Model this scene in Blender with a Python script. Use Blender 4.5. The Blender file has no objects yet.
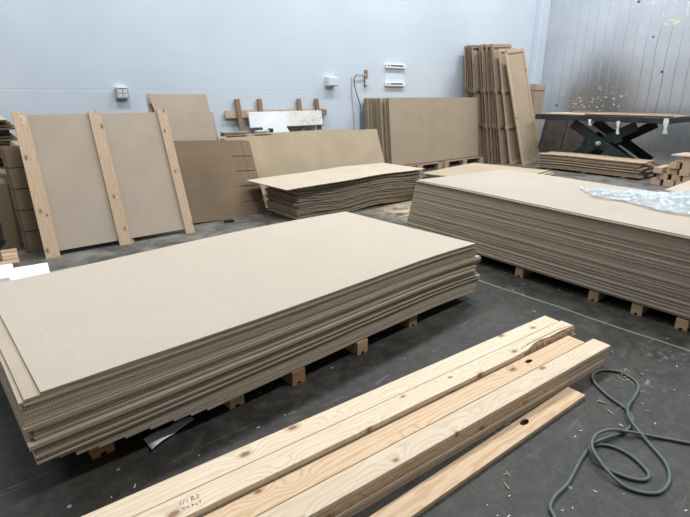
import bpy, bmesh, math, random
from mathutils import Vector, Matrix, noise
random.seed(11)
R = math.radians
S = bpy.context.scene
C = S.collection

# ------------------------------------------------------------------ node helpers
def new_mat(name):
    m = bpy.data.materials.new(name); m.use_nodes = True
    nt = m.node_tree; nt.nodes.clear()
    out = nt.nodes.new('ShaderNodeOutputMaterial')
    b = nt.nodes.new('ShaderNodeBsdfPrincipled')
    nt.links.new(b.outputs[0], out.inputs[0])
    return m, nt, b

def N(nt, kind, **kw):
    n = nt.nodes.new('ShaderNode' + kind)
    for k, v in kw.items():
        if k.startswith('i_'):
            n.inputs[k[2:].replace('_', ' ')].default_value = v
        else:
            setattr(n, k, v)
    return n

def math_n(nt, op, a, b=None, c=None, clamp=False):
    n = nt.nodes.new('ShaderNodeMath'); n.operation = op; n.use_clamp = clamp
    for i, v in enumerate((a, b, c)):
        if v is None: continue
        if isinstance(v, (int, float)): n.inputs[i].default_value = v
        else: nt.links.new(v, n.inputs[i])
    return n.outputs[0]

def mapr(nt, v, a, b, c=0.0, d=1.0, smooth=True):
    n = nt.nodes.new('ShaderNodeMapRange')
    n.interpolation_type = 'SMOOTHSTEP' if smooth else 'LINEAR'
    nt.links.new(v, n.inputs[0])
    for i, x in enumerate((a, b, c, d)): n.inputs[i + 1].default_value = x
    return n.outputs[0]

def mix(nt, f, a, b, mode='MIX'):
    n = nt.nodes.new('ShaderNodeMix'); n.data_type = 'RGBA'; n.blend_type = mode
    n.clamp_factor = True
    for idx, v in ((0, f), (6, a), (7, b)):
        if isinstance(v, (int, float)): n.inputs[idx].default_value = v
        elif isinstance(v, (tuple, list)): n.inputs[idx].default_value = (*v[:3], 1)
        else: nt.links.new(v, n.inputs[idx])
    return n.outputs[2]

def coords(nt, scale=(1, 1, 1), rnd=True):
    tc = N(nt, 'TexCoord')
    mp = N(nt, 'Mapping'); mp.inputs['Scale'].default_value = scale
    nt.links.new(tc.outputs['Object'], mp.inputs['Vector'])
    if rnd:
        oi = N(nt, 'ObjectInfo')
        cb = N(nt, 'CombineXYZ')
        for i, k in enumerate((37.0, 91.0, 13.0)):
            nt.links.new(math_n(nt, 'MULTIPLY', oi.outputs['Random'], k), cb.inputs[i])
        nt.links.new(cb.outputs[0], mp.inputs['Location'])
    return mp.outputs[0], tc

def noise_n(nt, vec, scale, detail=4, rough=.55, dist=0):
    n = N(nt, 'TexNoise'); nt.links.new(vec, n.inputs['Vector'])
    n.inputs['Scale'].default_value = scale; n.inputs['Detail'].default_value = detail
    n.inputs['Roughness'].default_value = rough; n.inputs['Distortion'].default_value = dist
    return n.outputs[0]

def bump(nt, b, h, strength=.2, dist=.01):
    n = N(nt, 'Bump'); n.inputs['Strength'].default_value = strength; n.inputs['Distance'].default_value = dist
    nt.links.new(h, n.inputs['Height']); nt.links.new(n.outputs[0], b.inputs['Normal'])

def rand_tone(nt, col, amt):
    oi = N(nt, 'ObjectInfo')
    v = mapr(nt, oi.outputs['Random'], 0, 1, 1 - amt, 1 + amt, False)
    cb = N(nt, 'CombineColor')
    for i in range(3): nt.links.new(v, cb.inputs[i])
    return mix(nt, 1.0, col, cb.outputs[0], 'MULTIPLY')

# ------------------------------------------------------------------ materials
def board_mat(name, base, tone=.05, speck=.06, fine=220, rough=.85, scores=None):
    """paper / fibre faced sheet"""
    m, nt, b = new_mat(name)
    v, tc = coords(nt)
    n1 = noise_n(nt, v, 3, 3); n2 = noise_n(nt, v, fine, 2)
    dark = tuple(c * (1 - speck * 2) for c in base); lite = tuple(min(1, c * (1 + speck)) for c in base)
    col = mix(nt, mapr(nt, n1, .3, .7), dark, lite)
    col = mix(nt, mapr(nt, n2, .35, .65, 0, .35), col, tuple(c * .8 for c in base))
    col = rand_tone(nt, col, tone)
    if scores:
        sx = N(nt, 'SeparateXYZ'); nt.links.new(tc.outputs['Object'], sx.inputs[0])
        tot = None
        for (ax, pos, other_lo, other_hi, w) in scores:
            p, o = sx.outputs[ax], sx.outputs[1 - ax]
            line = math_n(nt, 'LESS_THAN', math_n(nt, 'ABSOLUTE', math_n(nt, 'SUBTRACT', p, pos)), w)
            line = math_n(nt, 'MULTIPLY', line, math_n(nt, 'GREATER_THAN', o, other_lo))
            line = math_n(nt, 'MULTIPLY', line, math_n(nt, 'LESS_THAN', o, other_hi))
            tot = line if tot is None else math_n(nt, 'MAXIMUM', tot, line)
        col = mix(nt, math_n(nt, 'MULTIPLY', tot, .28), col, tuple(min(1, c * 1.3) for c in base))
    nt.links.new(col, b.inputs['Base Color']); b.inputs['Roughness'].default_value = rough
    b.inputs['Specular IOR Level'].default_value = .25
    return m

def flute_mat(name, base, t, tone=.12):
    """cut edge of corrugated sheet: pale liners around a darker fluted core"""
    m, nt, b = new_mat(name)
    v, tc = coords(nt)
    sx = N(nt, 'SeparateXYZ'); nt.links.new(tc.outputs['Object'], sx.inputs[0])
    u = math_n(nt, 'ADD', sx.outputs[0], sx.outputs[1])
    fl = math_n(nt, 'SINE', math_n(nt, 'MULTIPLY', u, 2 * math.pi / .0095))
    sv, _ = coords(nt, (2, 2, 60))
    n1 = noise_n(nt, sv, 3, 3)
    col = mix(nt, mapr(nt, fl, -.3, .6), tuple(c * .72 for c in base), base)
    col = mix(nt, mapr(nt, n1, .3, .7, 0, .5), col, tuple(c * 1.15 for c in base))
    col = rand_tone(nt, col, tone)
    nt.links.new(col, b.inputs['Base Color']); b.inputs['Roughness'].default_value = .9
    b.inputs['Specular IOR Level'].default_value = .15
    return m

def pine_mat(name, base, grain, knot, gscale=95, contrast=.6, tone=.06, knots=1.0):
    m, nt, b = new_mat(name)
    v, tc = coords(nt)
    sx = N(nt, 'SeparateXYZ'); nt.links.new(v, sx.inputs[0])
    cb = N(nt, 'CombineXYZ')
    nt.links.new(math_n(nt, 'MULTIPLY', sx.outputs[0], 2.6), cb.inputs[0])
    nt.links.new(math_n(nt, 'MULTIPLY', sx.outputs[1], 4.6), cb.inputs[1])
    vo = N(nt, 'TexVoronoi'); vo.inputs['Scale'].default_value = 1.6; vo.voronoi_dimensions = '2D'
    nt.links.new(cb.outputs[0], vo.inputs['Vector'])
    wv, _ = coords(nt, (14, 22, 22))
    w = noise_n(nt, wv, 1.2, 3)
    d = math_n(nt, 'ADD', vo.outputs['Distance'], math_n(nt, 'MULTIPLY', math_n(nt, 'SUBTRACT', w, .5), .10))
    bulge = math_n(nt, 'POWER', 2.718, math_n(nt, 'MULTIPLY', math_n(nt, 'MULTIPLY', d, d), -16))
    lv, _ = coords(nt, (1.4, 9, 9))
    warp = noise_n(nt, lv, 1.0, 3, .6)
    g = math_n(nt, 'ADD', math_n(nt, 'MULTIPLY', math_n(nt, 'ADD', sx.outputs[1], math_n(nt, 'MULTIPLY', sx.outputs[2], .6)), gscale),
               math_n(nt, 'ADD', math_n(nt, 'MULTIPLY', warp, 15), math_n(nt, 'MULTIPLY', bulge, 7 * knots)))
    ring = math_n(nt, 'SINE', math_n(nt, 'MULTIPLY', g, 2.2))
    fv, _ = coords(nt, (6, 160, 160))
    fib = noise_n(nt, fv, 1, 2)
    gm = math_n(nt, 'MULTIPLY', mapr(nt, ring, -.2, 1), contrast)
    col = mix(nt, gm, base, grain)
    col = mix(nt, mapr(nt, fib, .4, .7, 0, .22), col, grain)
    bv, _ = coords(nt, (1.2, 6, 6))
    col = mix(nt, mapr(nt, noise_n(nt, bv, 1, 2), .45, .75, 0, .45), col, tuple((a + c) / 2 * .95 for a, c in zip(base, grain)))
    sc = N(nt, 'SeparateColor'); nt.links.new(vo.outputs['Color'], sc.inputs[0])
    gate = math_n(nt, 'GREATER_THAN', sc.outputs[0], .35)
    rad = mapr(nt, sc.outputs[1], 0, 1, .55, 1.15, False)
    dd = math_n(nt, 'DIVIDE', d, rad)
    km = math_n(nt, 'MULTIPLY', mapr(nt, dd, .05, .085, 1, 0), gate)
    ko = math_n(nt, 'MULTIPLY', mapr(nt, dd, .08, .17, .6, 0), gate)
    if knots > 0:
        col = mix(nt, ko, col, tuple(c * .85 for c in grain))
        col = mix(nt, math_n(nt, 'MULTIPLY', km, .8), col, knot)
    col = rand_tone(nt, col, tone)
    nt.links.new(col, b.inputs['Base Color']); b.inputs['Roughness'].default_value = .7
    b.inputs['Specular IOR Level'].default_value = .3
    bump(nt, b, ring, .05, .002)
    return m

def plain(name, col, rough=.6, metal=0.0, var=.1, scale=20, spec=.4):
    m, nt, b = new_mat(name)
    v, tc = coords(nt)
    n1 = noise_n(nt, v, scale, 4)
    c = mix(nt, mapr(nt, n1, .3, .7), tuple(x * (1 - var) for x in col), tuple(min(1, x * (1 + var)) for x in col))
    nt.links.new(c, b.inputs['Base Color'])
    b.inputs['Roughness'].default_value = rough; b.inputs['Metallic'].default_value = metal
    b.inputs['Specular IOR Level'].default_value = spec
    return m

TAN = (.47, .385, .285)
M = {}
M['card'] = board_mat('card_face', TAN, .03, .03, 160)
# score creases of the topmost sheet, in the sheet's own metres (origin at its middle)
M['card_scored'] = board_mat('card_face_scored', (.495, .425, .34), 0, .012, 160, scores=[
    (1, -.48, -1.07, 1.22, .0022), (1, -.34, -1.22, 1.22, .0018), (0, -1.12, -.34, .61, .002), (0, -1.07, -.48, -.34, .003),
    (1, .38, -1.22, 1.22, .0016)])
M['card_pale'] = board_mat('card_face_pale', (.445, .385, .31), 0, .03, 160, scores=[(0, .9, -1, 1, .002), (0, -.35, -1, 1, .002)])
M['card_strip'] = board_mat('card_face_strip', (.51, .43, .325), 0, .03, 160, scores=[(0, -.78, -1, 1, .004), (0, -.52, -1, 1, .004), (0, -.30, -1, 1, .003)])
M['flute'] = flute_mat('card_edge', (.39, .32, .24), .007)
M['flute_right'] = flute_mat('card_edge_right', (.47, .39, .30), .007, .05)
M['carton'] = board_mat('carton_brown', (.20, .142, .088), .05, .05, 90)
M['carton_dark'] = board_mat('carton_fold_panel', (.18, .125, .075), .05, .05, 90)
M['carton_edge'] = flute_mat('carton_edge', (.19, .137, .088), .008)
M['mdf'] = board_mat('fibre_sheet_face', (.41, .325, .225), .04, .03, 260)
M['mdf_spotty'] = board_mat('fibre_sheet_spotted', (.43, .34, .23), .03, .05, 60)
M['mdf_edge'] = flute_mat('fibre_sheet_edge', (.28, .215, .15), .03, .25)
M['panel_card'] = board_mat('panel_card_face', (.42, .345, .265), .02, .03, 160, scores=[(1, .17, -1, 1, .0015), (1, -.1, -1, 1, .0012)])
M['pine'] = pine_mat('pine_pale', (.68, .565, .42), (.50, .345, .21), (.19, .10, .045), 130, .38)
M['pine_warm'] = pine_mat('pine_warm', (.64, .475, .31), (.47, .285, .145), (.15, .07, .035), 120, .55)
M['pine_old'] = pine_mat('pine_weathered', (.46, .33, .215), (.32, .20, .115), (.13, .07, .04), 90, .5, .15)
M['stud'] = pine_mat('stud_wood', (.55, .40, .27), (.42, .27, .16), (.14, .07, .035), 110, .5, .05)
M['stud_edge'] = pine_mat('dunnage_wood', (.40, .23, .11), (.28, .14, .065), (.10, .05, .03), 70, .5, .15, 0)
M['dun_pale'] = pine_mat('dunnage_pale', (.50, .35, .20), (.36, .22, .11), (.12, .07, .04), 70, .5, .15, 0)
M['frame_wood'] = pine_mat('frame_wood', (.29, .205, .15), (.20, .13, .09), (.12, .07, .045), 90, .45, .28, .5)
M['frame_pale'] = pine_mat('frame_wood_pale', (.50, .37, .26), (.38, .255, .165), (.2, .11, .06), 90, .45, .08, .5)
M['old_wood'] = pine_mat('old_post_wood', (.27, .17, .105), (.18, .105, .06), (.08, .05, .03), 80, .5, .15, .4)
M['shade_board'] = plain('board_shade_dark', (.055, .042, .034), .6, 0, .3, 6)  # near-black board colour stands in for shade beneath the lift table
M['long_edge'] = pine_mat('board_edge_wood', (.36, .27, .19), (.25, .17, .11), (.12, .07, .045), 90, .45, .3, .3)
M['bark'] = plain('bark', (.20, .12, .07), .95, 0, .5, 60)
M['foam'] = plain('white_foam', (.80, .83, .86), .8, 0, .03, 10)
M['foam_side'] = plain('foam_film', (.62, .70, .77), .6, 0, .05, 10)
M['black'] = plain('black_plastic', (.018, .02, .024), .5, 0, .3, 8)
M['blacksteel'] = plain('black_painted_steel', (.022, .026, .028), .5, 0, .4, 12)
M['greensteel'] = plain('dark_green_steel', (.018, .032, .029), .5, 0, .3, 10)
M['grey_metal'] = plain('grey_cast_box', (.38, .40, .42), .5, .2, .1, 20)
M['white_plastic'] = plain('white_plastic', (.78, .80, .81), .5, 0, .02, 20)
M['white_paint'] = plain('white_painted_metal', (.62, .67, .73), .55, 0, .03, 20)
M['rust'] = plain('rusty_steel', (.30, .20, .12), .8, .2, .5, 60)
M['slot'] = plain('dark_slot', (.06, .055, .05), .8, 0, .2, 20)
M['cable'] = plain('green_rubber', (.095, .122, .10), .55, 0, .1, 30)
M['greycable'] = plain('grey_cable', (.35, .37, .38), .6, 0, .1, 30)
M['paper'] = plain('white_paper', (.84, .86, .88), .7, 0, .02, 6)
M['straw'] = plain('straw', (.55, .42, .25), .9, 0, .2, 30)
M['ink'] = plain('stamp_ink', (.09, .085, .10), .9, 0, .3, 200)
M['carton_ink'] = plain('carton_ink', (.11, .075, .05), .9, 0, .3, 200)
M['pinkink'] = plain('pink_marking', (.85, .42, .34), .9, 0, .1, 90)
M['yellow'] = plain('yellow_paint', (.55, .42, .12), .6, 0, .1, 30)
M['tape'] = plain('torn_white_tape', (.62, .64, .64), .6, 0, .15, 40)

def foam_print():
    m, nt, b = new_mat('foam_dusty')
    v, tc = coords(nt, rnd=False)
    n1 = noise_n(nt, v, 45, 5, .7); n2 = noise_n(nt, v, 3.5, 2)
    f = math_n(nt, 'MULTIPLY', mapr(nt, n1, .5, .62), mapr(nt, n2, .45, .6))
    sx = N(nt, 'SeparateXYZ'); nt.links.new(tc.outputs['Object'], sx.inputs[0])
    warm = mapr(nt, sx.outputs[0], -.05, .05)
    c = mix(nt, warm, (.80, .82, .84), (.76, .75, .70))
    c = mix(nt, math_n(nt, 'MULTIPLY', f, mapr(nt, sx.outputs[0], -.1, .2, .25, .6)), c, (.16, .14, .12))
    nt.links.new(c, b.inputs['Base Color']); b.inputs['Roughness'].default_value = .8
    return m
M['foam_dusty'] = foam_print()

def floor_mat():
    m, nt, b = new_mat('dark_concrete')
    v, tc = coords(nt, rnd=False)
    sx = N(nt, 'SeparateXYZ'); nt.links.new(tc.outputs['Object'], sx.inputs[0])
    big = noise_n(nt, v, .9, 5, .6); mid = noise_n(nt, v, 6, 6, .65, .4); fine = noise_n(nt, v, 70, 3)
    c = mix(nt, mapr(nt, big, .35, .7), (.022, .021, .0185), (.046, .0435, .0385))
    c = mix(nt, mapr(nt, mid, .46, .66, 0, .6), c, (.082, .078, .069))
    c = mix(nt, mapr(nt, fine, .35, .7, 0, .6), c, (.018, .018, .017))
    blot = noise_n(nt, v, 19, 7, .7, .3)
    c = mix(nt, mapr(nt, blot, .44, .68, 0, .55), c, (.075, .072, .065))
    c = mix(nt, mapr(nt, blot, .30, .46, .5, 0), c, (.018, .0175, .016))
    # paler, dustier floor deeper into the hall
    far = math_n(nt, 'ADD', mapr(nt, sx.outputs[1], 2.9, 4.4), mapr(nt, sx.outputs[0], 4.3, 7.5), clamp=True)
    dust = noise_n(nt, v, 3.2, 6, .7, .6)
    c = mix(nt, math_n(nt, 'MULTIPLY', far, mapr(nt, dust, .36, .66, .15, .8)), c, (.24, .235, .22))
    # saw dust beside the low stack
    dx = math_n(nt, 'SUBTRACT', sx.outputs[0], 4.5); dy = math_n(nt, 'SUBTRACT', sx.outputs[1], 3.75)
    rr = math_n(nt, 'SQRT', math_n(nt, 'ADD', math_n(nt, 'MULTIPLY', dx, dx), math_n(nt, 'MULTIPLY', math_n(nt, 'MULTIPLY', dy, dy), 2.2)))
    sd = math_n(nt, 'MULTIPLY', mapr(nt, rr, .45, 1.0, 1, 0), mapr(nt, noise_n(nt, v, 5, 5, .7), .38, .58))
    c = mix(nt, sd, c, (.50, .42, .29))
    # scuffs: thin pale scratches, white specks and splashes of plaster
    s1, _ = coords(nt, (1.5, 14, 1), False)
    scr = noise_n(nt, s1, 1.3, 7, .75, 1.2)
    c = mix(nt, mapr(nt, scr, .60, .70, 0, .5), c, (.22, .22, .215))
    vo = N(nt, 'TexVoronoi'); vo.inputs['Scale'].default_value = 10; nt.links.new(v, vo.inputs['Vector'])
    sp = math_n(nt, 'MULTIPLY', mapr(nt, vo.outputs['Distance'], .04, .10, 1, 0), math_n(nt, 'GREATER_THAN', noise_n(nt, v, 9, 2), .52))
    c = mix(nt, math_n(nt, 'MULTIPLY', sp, .75), c, (.42, .42, .41))
    vo2 = N(nt, 'TexVoronoi'); vo2.inputs['Scale'].default_value = 1.25; nt.links.new(v, vo2.inputs['Vector'])
    spl = math_n(nt, 'MULTIPLY', mapr(nt, vo2.outputs['Distance'], .05, .22, 1, 0), mapr(nt, noise_n(nt, v, 26, 6, .75), .52, .68))
    c = mix(nt, math_n(nt, 'MULTIPLY', spl, .6), c, (.40, .40, .39))
    # one saw-cut joint, worn pale
    jx = math_n(nt, 'ADD', sx.outputs[0], math_n(nt, 'MULTIPLY', math_n(nt, 'SUBTRACT', noise_n(nt, v, 2.5, 3), .5), .03))
    jo = math_n(nt, 'ABSOLUTE', math_n(nt, 'SUBTRACT', jx, 2.875))
    c = mix(nt, mapr(nt, jo, .004, .014, .75, 0), c, (.24, .24, .235))
    c = mix(nt, 1.0, c, (.92, .875, .80), 'MULTIPLY')
    nt.links.new(c, b.inputs['Base Color'])
    rg = mapr(nt, mid, .3, .7, .5, .72)
    nt.links.new(rg, b.inputs['Roughness'])
    b.inputs['Specular IOR Level'].default_value = .45
    bump(nt, b, mid, .12, .006)
    return m
M['floor'] = floor_mat()

def wall_mat():
    m, nt, b = new_mat('white_painted_wall')
    v, tc = coords(nt, rnd=False)
    n1 = noise_n(nt, v, .7, 3); n2 = noise_n(nt, v, 30, 3)
    c = mix(nt, mapr(nt, n1, .35, .65), (.55, .61, .67), (.59, .65, .705))
    sv, _ = coords(nt, (4, 1, 3), False)
    mk = noise_n(nt, sv, 2.2, 9, .82, 2.5)
    mz = noise_n(nt, v, .9, 2)
    c = mix(nt, math_n(nt, 'MULTIPLY', mapr(nt, mk, .655, .72, 0, .75), mapr(nt, mz, .48, .6)), c, (.34, .35, .36))
    dv, _ = coords(nt, (.5, 1, 12), False)
    c = mix(nt, mapr(nt, noise_n(nt, dv, 1.0, 4), .55, .75, 0, .22), c, (.52, .58, .65))
    nt.links.new(c, b.inputs['Base Color']); b.inputs['Roughness'].default_value = .6
    b.inputs['Specular IOR Level'].default_value = .3
    # tilt-up slab joints
    sx = N(nt, 'SeparateXYZ'); nt.links.new(tc.outputs['Object'], sx.inputs[0])
    j = math_n(nt, 'ABSOLUTE', math_n(nt, 'SUBTRACT', sx.outputs[2], 1.36))
    h = math_n(nt, 'ADD', math_n(nt, 'MULTIPLY', n2, .25), mapr(nt, j, .0, .012, 0, .5))
    bump(nt, b, h, .25, .008)
    return m
M['wall'] = wall_mat()

def foil_mat():
    m, nt, b = new_mat('foil_insulation')
    v, tc = coords(nt, rnd=False)
    sx = N(nt, 'SeparateXYZ'); nt.links.new(tc.outputs['Object'], sx.inputs[0])
    wob = math_n(nt, 'MULTIPLY', math_n(nt, 'SUBTRACT', noise_n(nt, v, 1.1, 3), .5), .08)
    y = math_n(nt, 'ADD', sx.outputs[1], wob)
    per = math_n(nt, 'FRACT', math_n(nt, 'MULTIPLY', y, 4.7))
    seam = math_n(nt, 'ABSOLUTE', math_n(nt, 'SUBTRACT', per, .5))
    seam_m = mapr(nt, seam, .0, .06, 1, 0)
    sm2 = math_n(nt, 'MULTIPLY', seam_m, mapr(nt, noise_n(nt, v, 2.0, 3), .35, .55))
    n1 = noise_n(nt, v, 1.3, 4)
    c = mix(nt, mapr(nt, n1, .3, .7), (.64, .645, .66), (.74, .745, .76))
    c = mix(nt, math_n(nt, 'MULTIPLY', sm2, .26), c, (.36, .36, .37))
    cr = noise_n(nt, v, 7, 8, .7, 1.0)
    c = mix(nt, mapr(nt, cr, .60, .75, 0, .35), c, (.85, .85, .86))
    # nail holes and dents
    vo = N(nt, 'TexVoronoi'); vo.inputs['Scale'].default_value = 2.7; nt.links.new(v, vo.inputs['Vector'])
    hole = mapr(nt, vo.outputs['Distance'], .05, .10, 1, 0)
    hole = math_n(nt, 'MULTIPLY', hole, math_n(nt, 'GREATER_THAN', noise_n(nt, v, 1.7, 1), .46))
    c = mix(nt, hole, c, (.05, .05, .045))
    # torn foil showing yellow foam behind the table
    dy = math_n(nt, 'SUBTRACT', sx.outputs[1], 5.15); dz = math_n(nt, 'SUBTRACT', sx.outputs[2], 1.18)
    e = math_n(nt, 'SQRT', math_n(nt, 'ADD', math_n(nt, 'MULTIPLY', dy, dy), math_n(nt, 'MULTIPLY', math_n(nt, 'MULTIPLY', dz, dz), 6.5)))
    fl, _ = coords(nt, (1, 9, 17), False)
    vt = N(nt, 'TexVoronoi'); vt.inputs['Scale'].default_value = 1.0; nt.links.new(fl, vt.inputs['Vector'])
    flk = math_n(nt, 'ADD', vt.outputs['Distance'], math_n(nt, 'MULTIPLY', math_n(nt, 'SUBTRACT', noise_n(nt, fl, 2.5, 3), .5), .7))
    torn = math_n(nt, 'MULTIPLY', mapr(nt, flk, .20, .32, 1, 0), mapr(nt, e, .45, .95, 1, 0))
    torn = math_n(nt, 'MULTIPLY', torn, math_n(nt, 'GREATER_THAN', mapr(nt, noise_n(nt, v, 5, 3), .4, .6), mapr(nt, e, .2, .95, .15, .85)))
    dy2 = math_n(nt, 'SUBTRACT', sx.outputs[1], 3.97); dz2 = math_n(nt, 'SUBTRACT', sx.outputs[2], 2.66)
    e2 = math_n(nt, 'SQRT', math_n(nt, 'ADD', math_n(nt, 'MULTIPLY', dy2, dy2), math_n(nt, 'MULTIPLY', math_n(nt, 'MULTIPLY', dz2, dz2), 9)))
    torn2 = math_n(nt, 'MULTIPLY', mapr(nt, e2, .14, .2, 1, 0), mapr(nt, noise_n(nt, v, 14, 3), .42, .5))
    tt = math_n(nt, 'MAXIMUM', torn, torn2)
    c = mix(nt, tt, c, (.62, .57, .42))
    nt.links.new(c, b.inputs['Base Color'])
    nonm = math_n(nt, 'MAXIMUM', tt, hole)
    nt.links.new(math_n(nt, 'SUBTRACT', .9, math_n(nt, 'MULTIPLY', nonm, .9)), b.inputs['Metallic'])
    b.inputs['Roughness'].default_value = .27
    h = math_n(nt, 'ADD', math_n(nt, 'MULTIPLY', seam_m, -.5), math_n(nt, 'MULTIPLY', cr, .5))
    bump(nt, b, h, .22, .02)
    return m
M['foil'] = foil_mat()

def film_mat():
    m, nt, b = new_mat('clear_film')
    v, tc = coords(nt, rnd=False)
    n1 = noise_n(nt, v, 11, 6, .7, 1.5)
    c = mix(nt, mapr(nt, n1, .35, .7), (.42, .55, .62), (.66, .75, .80))
    nt.links.new(c, b.inputs['Base Color'])
    b.inputs['Roughness'].default_value = .22
    b.inputs['Specular IOR Level'].default_value = .7
    nt.links.new(mapr(nt, n1, .35, .65, .28, .80), b.inputs['Alpha'])
    bump(nt, b, noise_n(nt, v, 22, 4, .6, 1.5), .8, .012)
    return m
M['film'] = film_mat()

# ------------------------------------------------------------------ object helpers
def link(name, me, mats, parent=None, loc=(0, 0, 0), rot=(0, 0, 0)):
    o = bpy.data.objects.new(name, me); C.objects.link(o)
    for m in (mats if isinstance(mats, (list, tuple)) else [mats]):
        me.materials.append(M[m] if isinstance(m, str) else m)
    o.location = loc; o.rotation_euler = rot
    if parent: o.parent = parent
    return o

def tag(o, label, cat, group=None, kind=None):
    o['label'] = label; o['category'] = cat
    if group: o['group'] = group
    if kind: o['kind'] = kind
    return o

def empty(name, label, cat, loc=(0, 0, 0), rot=(0, 0, 0), group=None):
    o = bpy.data.objects.new(name, None); C.objects.link(o)
    o.location = loc; o.rotation_euler = rot; o.empty_display_size = .1
    return tag(o, label, cat, group)

def copy_tree(root, loc, rot):
    r = root.copy(); C.objects.link(r); r.location = loc; r.rotation_euler = rot
    for ch in list(root.children):
        c = ch.copy(); C.objects.link(c); c.parent = r
        for g in ch.children:
            d = g.copy(); C.objects.link(d); d.parent = c
    return r

def bm_mesh(bm, name, smooth=False):
    me = bpy.data.meshes.new(name); bm.normal_update(); bm.to_mesh(me); bm.free()
    if smooth:
        for p in me.polygons: p.use_smooth = True
    return me

def add_box(bm, x0, x1, y0, y1, z0, z1, bevel=0.0):
    r = bmesh.ops.create_cube(bm, size=1)
    vs = r['verts']
    for v in vs:
        v.co = Vector((x0 + (v.co.x + .5) * (x1 - x0), y0 + (v.co.y + .5) * (y1 - y0), z0 + (v.co.z + .5) * (z1 - z0)))
    if bevel:
        es = list({e for v in vs for e in v.link_edges})
        bmesh.ops.bevel(bm, geom=es, offset=bevel, segments=1, affect='EDGES')
    return vs

def box_me(x0, x1, y0, y1, z0, z1, bevel=0.0, name='box'):
    bm = bmesh.new(); add_box(bm, x0, x1, y0, y1, z0, z1, bevel)
    return bm_mesh(bm, name)

def prism(pts, t0, t1, axis='z', name='prism'):
    """polygon extruded between t0 and t1 along axis; other two coords are the polygon's"""
    bm = bmesh.new()
    def P(a, b, t): return {'z': (a, b, t), 'y': (a, t, b), 'x': (t, a, b)}[axis]
    lo = [bm.verts.new(P(a, b, t0)) for a, b in pts]; hi = [bm.verts.new(P(a, b, t1)) for a, b in pts]
    bm.faces.new(lo[::-1]); bm.faces.new(hi)
    n = len(pts)
    for i in range(n): bm.faces.new((lo[i], lo[(i + 1) % n], hi[(i + 1) % n], hi[i]))
    bmesh.ops.recalc_face_normals(bm, faces=bm.faces)
    return bm_mesh(bm, name)

def sheet_me(L, W, t, f=None, nx=1, ny=1, ragged=0.0, name='sheet'):
    """a sheet centred on its origin, underside following f(x, y); slot 0 faces, slot 1 cut edges"""
    f = f or (lambda x, y: 0.0)
    bm = bmesh.new(); lo = {}; hi = {}
    for i in range(nx + 1):
        for j in range(ny + 1):
            x = -L / 2 + L * i / nx; y = -W / 2 + W * j / ny
            if ragged:
                if i in (0, nx): x += random.uniform(-ragged, ragged)
                if j in (0, ny): y += random.uniform(-ragged, ragged)
            z = f(x, y)
            lo[i, j] = bm.verts.new((x, y, z)); hi[i, j] = bm.verts.new((x, y, z + t))
    for i in range(nx):
        for j in range(ny):
            bm.faces.new((hi[i, j], hi[i + 1, j], hi[i + 1, j + 1], hi[i, j + 1]))
            bm.faces.new((lo[i, j], lo[i, j + 1], lo[i + 1, j + 1], lo[i + 1, j]))
    def side(a, b):
        fc = bm.faces.new((lo[a], lo[b], hi[b], hi[a])); fc.material_index = 1
    for i in range(nx):
        side((i, 0), (i + 1, 0)); side((i + 1, ny), (i, ny))
    for j in range(ny):
        side((nx, j), (nx, j + 1)); side((0, j + 1), (0, j))
    return bm_mesh(bm, name)

def tube_me(pts, r, seg=8, closed_caps=True, name='tube', res=1):
    """round tube through points, smoothed Catmull-Rom when res > 1"""
    P = [Vector(p) for p in pts]
    if res > 1:
        Q = []
        for i in range(len(P) - 1):
            p0, p1, p2, p3 = P[max(i - 1, 0)], P[i], P[i + 1], P[min(i + 2, len(P) - 1)]
            for k in range(res):
                t = k / res
                Q.append(.5 * ((2 * p1) + (p2 - p0) * t + (2 * p0 - 5 * p1 + 4 * p2 - p3) * t * t + (3 * p1 - p0 - 3 * p2 + p3) * t ** 3))
        Q.append(P[-1]); P = Q
    bm = bmesh.new(); rings = []
    up = Vector((0, 0, 1))
    for i, p in enumerate(P):
        d = (P[min(i + 1, len(P) - 1)] - P[max(i - 1, 0)]).normalized()
        u = up if abs(d.z) < .9 else Vector((1, 0, 0))
        a = d.cross(u).normalized(); b = a.cross(d).normalized()
        rings.append([bm.verts.new(p + r * (math.cos(2 * math.pi * k / seg) * a + math.sin(2 * math.pi * k / seg) * b)) for k in range(seg)])
    for A, B in zip(rings, rings[1:]):
        for k in range(seg): bm.faces.new((A[k], A[(k + 1) % seg], B[(k + 1) % seg], B[k]))
    bm.faces.new(rings[0][::-1]); bm.faces.new(rings[-1])
    bmesh.ops.recalc_face_normals(bm, faces=bm.faces)
    return bm_mesh(bm, name, True)

def board_me(L, W, t, bevel=.0015, cup=0.0, outline=None, name='board'):
    """a sawn board, long side X, centred"""
    if outline: return prism(outline, -t / 2, t / 2, 'z', name)
    bm = bmesh.new(); add_box(bm, -L / 2, L / 2, -W / 2, W / 2, -t / 2, t / 2, bevel)
    return bm_mesh(bm, name)

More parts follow.
